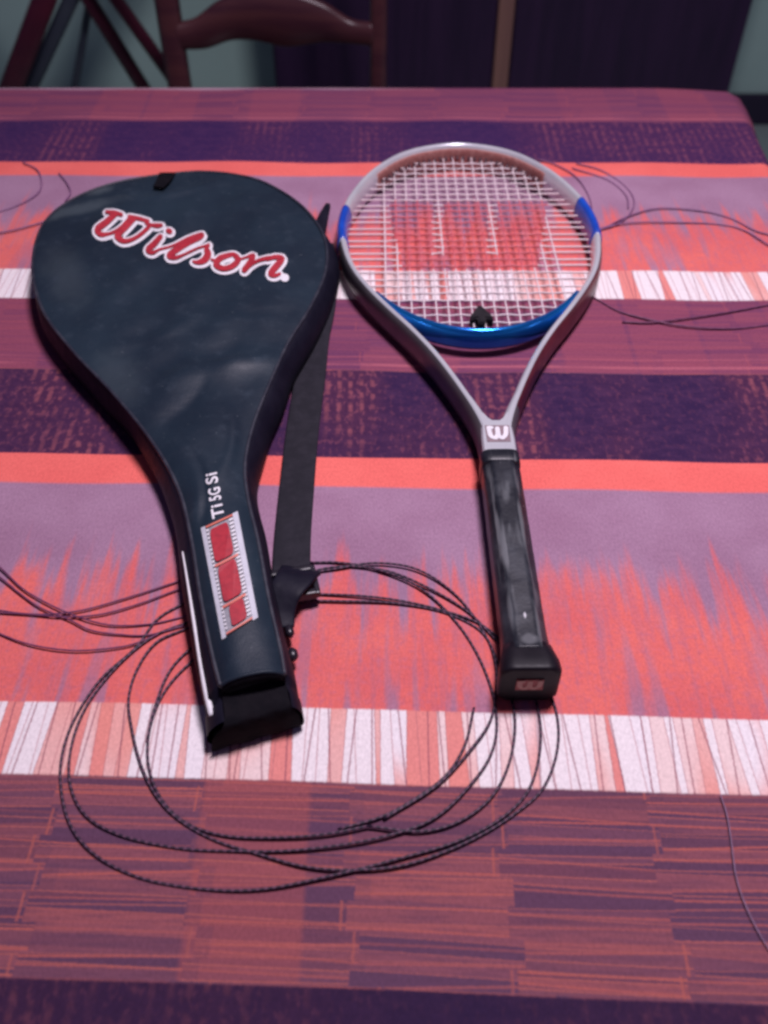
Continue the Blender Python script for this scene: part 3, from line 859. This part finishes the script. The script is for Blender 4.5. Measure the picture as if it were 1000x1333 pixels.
# small upright text above the label
def text_print(txt, a, b, height, dz, name):
    cu_ = bpy.data.curves.new(name, 'FONT'); cu_.body = txt; cu_.size = 1; cu_.offset = .022; cu_.space_character = 1.08; to = bpy.data.objects.new(name, cu_)
    COL.objects.link(to); bpy.context.view_layer.update(); dg = bpy.context.evaluated_depsgraph_get()
    me = to.evaluated_get(dg).to_mesh(); vs = [v.co.copy() for v in me.vertices]; fs = [tuple(p.vertices) for p in me.polygons]
    to.evaluated_get(dg).to_mesh_clear(); bpy.data.objects.remove(to); bpy.data.curves.remove(cu_)
    wmax = max(v.x for v in vs); a = Vector(a); b = Vector(b); d = (b-a)/wmax; up = -Vector((height[0], height[1]))/.70
    return put(name, [on_panel(a.x+d.x*v.x+up.x*v.y, a.y+d.y*v.x+up.y*v.y, dz) for v in vs], fs, M_white, cover, smooth=False)
for t_, a, b in (('Ti', (292, 673), (289, 656)), ('5G', (288, 651), (286, 634)), ('Si', (284, 629), (282, 615))):
    o = text_print(t_, a, b, (15, -3.5), .0006, 'small_lettering')
# label with silver edge strips, ruled grey ground and three red blocks
LQ = [(262, 690), (310, 668), (336, 803), (289, 832)]
def lab(s, t): 
    a = Vector(LQ[0]).lerp(Vector(LQ[1]), s); b = Vector(LQ[3]).lerp(Vector(LQ[2]), s); p = a.lerp(b, t); return p
def patch(name, s0, s1, t0, t1, mat, dz, n=10, parent=cover):
    V = []; F = []
    for i in range(n+1):
        for j in range(n+1):
            p = lab(s0+(s1-s0)*j/n, t0+(t1-t0)*i/n); V.append(on_panel(p.x, p.y, dz))
    for i in range(n):
        for j in range(n): a = i*(n+1)+j; F.append((a, a+1, a+n+2, a+n+1))
    return put(name, V, F, mat, parent, smooth=True)
ground = patch('label_ground', 0, 1, 0, 1, M_grey, .0005, 16)
patch('label_strip', 0, .115, -.012, 1.012, M_strip, .0008, 16, ground); patch('label_strip', .86, 1, -.012, 1.012, M_strip, .0008, 16, ground)
for t0, t1, s0, s1 in ((.045, .352, .20, .71), (.395, .728, .22, .73), (.772, .965, .32, .73)):
    V = []; 
    for k in range(28):
        a = 2*math.pi*k/28; c, s = math.cos(a), math.sin(a); e = .32
        p = lab((s0+s1)/2+(s1-s0)/2*math.copysign(abs(c)**e, c)*(1+.03*math.sin(3*a)), (t0+t1)/2+(t1-t0)/2*math.copysign(abs(s)**e, s)); V.append(on_panel(p.x, p.y, .0018))
    put('label_block', V, [tuple(range(28))], M_redprint, ground, smooth=False)
for t in (.365, .745): patch('label_divider', .17, .80, t, t+.022, M_pink, .0016, 6, ground)
patch('label_divider', .13, .86, 0, .016, M_pink, .0016, 6, ground); patch('label_divider', .13, .86, .984, 1, M_pink, .0016, 6, ground)
parts = []
for k in range(26):
    t = .03+.94*k/26
    for s0, s1 in ((.74, .85), (.125, .185)):
        q = [lab(s0, t), lab(s1, t), lab(s1, t+.018), lab(s0, t+.018)]
        parts.append(([on_panel(p.x, p.y, .0014) for p in q], [(0, 1, 2, 3)]))
V, F = join(parts); o = put('label_tick', V, F, M_white, ground, smooth=False); o['kind'] = 'stuff'

# strap: dark webbing from the tab at the cover's shoulder down beside the cover to the buckle
sp = [CP(x, y, z) for x, y, z in ((420, 318, .012), (422, 350, .011), (420, 395, .009), (410, 440, .005), (404, 490, .0035), (394, 560, .003), (387, 630, .003), (381, 700, .003), (379, 748, .005), (377, 768, .008))]
sp = resample(catmull(sp, 10), .006)
V, F, L = sweep(sp, superring(1, 1, 12, 6), scale=lambda t, p: (.0126-.0020*max(0, .35-t)/.35, .0009)); fixn(put('strap', V, F, M_web, cover))
V, F, L = sweep(catmull([CP(x, y, z) for x, y, z in ((218, 226, .031), (213, 235, .0355), (206, 244, .0352))], 6), superring(1, 1, 12, 4), scale=lambda t, p: (.0085-.003*t, .0014)); fixn(put('top_tab', V, F, M_matte, cover))
tabp = [CP(x, y, z) for x, y, z in ((408, 318, .022), (416, 298, .024), (422, 280, .025), (427, 268, .026))]
V, F, L = sweep(catmull(tabp, 6), superring(1, 1, 12, 4), scale=lambda t, p: (.0085-.006*t, .003)); fixn(put('strap_tab', V, F, M_gusset, cover))
# buckle: ladder slider frame with a webbing tail folded back to the cover
bq = CP(381, 762, .008)
def bk(parts): 
    V, F = join(parts); return V, F
P_ = []
for dy in (-.0105, -.001, .0095):
    P_.append(boxm(bq.x-.0140, bq.x+.0140, bq.y+dy-.0022, bq.y+dy+.0022, .0055, .0125, .0012))
for dx in (-.0145, .0145): P_.append(boxm(bq.x+dx-.0019, bq.x+dx+.0019, bq.y-.0125, bq.y+.0115, .0062, .0118, .0012))
V, F = bk(P_); put('buckle', V, F, M_buck, cover, smooth=False)
fold = [CP(x, y, z) for x, y, z in ((392, 742, .0095), (384, 752, .016), (374, 766, .017), (368, 782, .014), (366, 800, .010), (368, 818, .007))]
V, F, L = sweep(catmull(fold, 8), superring(1, 1, 12, 5), scale=lambda t, p: (.0135-.006*t, .0016)); fixn(put('strap_tail', V, F, M_gusset, cover))
for x, y, z, r_ in ((377, 822, .008, .0028), (381, 852, .008, .0033)):
    c = CP(x, y, z); V, F, L = sweep([c+Vector((0, -.0042, 0)), c+Vector((0, -.002, 0)), c+Vector((0, .002, 0)), c+Vector((0, .0042, 0))], ring(1, 10), scale=lambda t, p: (r_*(1 if .2 < t < .8 else .5), r_*(1 if .2 < t < .8 else .5))); put('zip_pull', V, F, M_buck, cover)

# ------------------------------------------------------------------ cords on the cloth
def cord(name, runs, rad_, mat, label):
    V = []; F = []; UV = []
    for k, run in enumerate(runs):
        pts = resample(catmull([P(x, y, 0) for x, y in run], 10), .004)
        pts = [p+Vector((0, 0, rad_*.55+.0004*math.sin(i*.11+k))) for i, p in enumerate(pts)]
        v, f, L = sweep(pts, ring(rad_, 6)); b = len(V); V += v; F += [tuple(i+b for i in q) for q in f]
        UV += [(l, (j % 6)/6*.0+.0) for j, l in enumerate(L)]
    return tag(put(name, V, F, mat, uv=UV), label, 'thread' if name == 'thread' else 'cord', 'loose plum cords on the tablecloth' if name == 'cord' else None)
main_ = [(405, 733), (440, 733), (490, 742), (545, 765), (600, 818), (636, 885), (647, 945), (638, 985), (610, 1025), (565, 1066), (500, 1090), (390, 1107), (300, 1108), (230, 1104), (150, 1085), (110, 1060), (91, 1018), (96, 962), (118, 912), (165, 856), (205, 826), (245, 810), (320, 775), (405, 747), (440, 741), (485, 734), (540, 741), (590, 772), (628, 820), (655, 880), (670, 930), (664, 990), (640, 1038), (598, 1070), (550, 1083), (480, 1076)]
main_b = [(480, 1076), (430, 1086), (370, 1091), (290, 1088), (240, 1070), (210, 1040), (194, 1000), (194, 955), (212, 905), (245, 866), (330, 805), (390, 785), (450, 783), (520, 786), (585, 800), (630, 826), (645, 865), (645, 905), (638, 940), (610, 980), (570, 1022), (500, 1066)]
main_c = [(405, 733), (320, 752), (235, 788), (205, 806), (178, 842), (132, 884), (100, 932), (84, 972), (79, 1012), (90, 1070), (120, 1110), (180, 1142), (270, 1158), (340, 1158), (430, 1141), (510, 1121), (600, 1094), (660, 1060), (690, 1025), (704, 965), (697, 910), (672, 860), (630, 816), (570, 794), (510, 781), (450, 775), (388, 775), (310, 790), (240, 820), (205, 836), (180, 870), (168, 910), (172, 950), (185, 1000), (206, 1040), (234, 1068), (280, 1094), (330, 1110), (400, 1129), (470, 1133), (530, 1126), (610, 1096), (670, 1060), (708, 1025), (727, 965), (719, 910), (690, 868), (650, 838), (610, 798), (545, 760), (500, 743), (440, 738), (400, 747), (330, 790), (245, 848), (221, 875), (201, 925), (192, 965)]
main_d = [(617, 922), (606, 968), (582, 1008), (540, 1040), (500, 1062), (440, 1080)]
cord('coiled_cord', [main_, main_b, main_c, main_d], 0.00082, M_cord, 'coil of black twisted cord lying under the racket handle and the cover')
cord('cord', [[(-60, 690), (0, 739), (31, 768), (62, 786), (86, 797), (117, 808), (146, 814), (198, 812), (250, 800)], [(-60, 712), (0, 752), (26, 773), (52, 791), (91, 807), (117, 820), (156, 826), (192, 827), (240, 815)],
    [(-60, 780), (0, 795), (52, 800), (104, 795), (156, 781), (229, 758), (280, 740)], [(-20, 797), (40, 800), (83, 803), (130, 800), (182, 786), (229, 769), (280, 752)], [(-50, 800), (0, 825), (39, 839), (91, 847), (130, 846), (172, 840), (205, 827)]],
    .00062, M_cord2, 'thin plum cord in loose loops at the left edge beside the cover')
cord('cord', [[(770, 304), (784, 299), (814, 284), (850, 273), (880, 272), (925, 277), (955, 286), (985, 301), (1030, 312)], [(770, 302), (790, 296), (820, 291), (880, 290), (934, 292), (964, 298), (1000, 319), (1040, 345)],
    [(700, 208), (721, 214), (748, 229), (766, 254), (772, 280)], [(750, 213), (780, 221), (811, 240), (825, 259), (823, 274), (805, 292), (780, 300)], [(745, 219), (790, 234), (815, 255), (818, 272)]],
    .00078, M_cord3, 'thin plum cord looping right of the racket head')
cord('cord', [[(765, 384), (780, 392), (805, 406), (841, 416), (880, 424), (925, 428), (970, 427), (1040, 416)], [(810, 420), (844, 421), (895, 415), (946, 407), (1000, 397), (1040, 390)]],
    .00085, M_cord2, 'dark plum cord below the white band right of the racket')
cord('cord', [[(30, 212), (48, 221), (54, 235), (51, 251), (32, 264), (0, 276), (-30, 282)], [(-30, 306), (0, 304), (24, 299), (61, 288), (90, 276)], [(77, 226), (88, 240), (92, 252), (85, 262)]],
    .00080, M_cord3, 'faint plum cord in loose loops left of the cover head')
cord('thread', [[(938, 1035), (946, 1060), (951, 1090), (960, 1150), (984, 1208), (1030, 1280)]], .00036, M_cord4, 'pale violet thread at the lower right of the tablecloth')
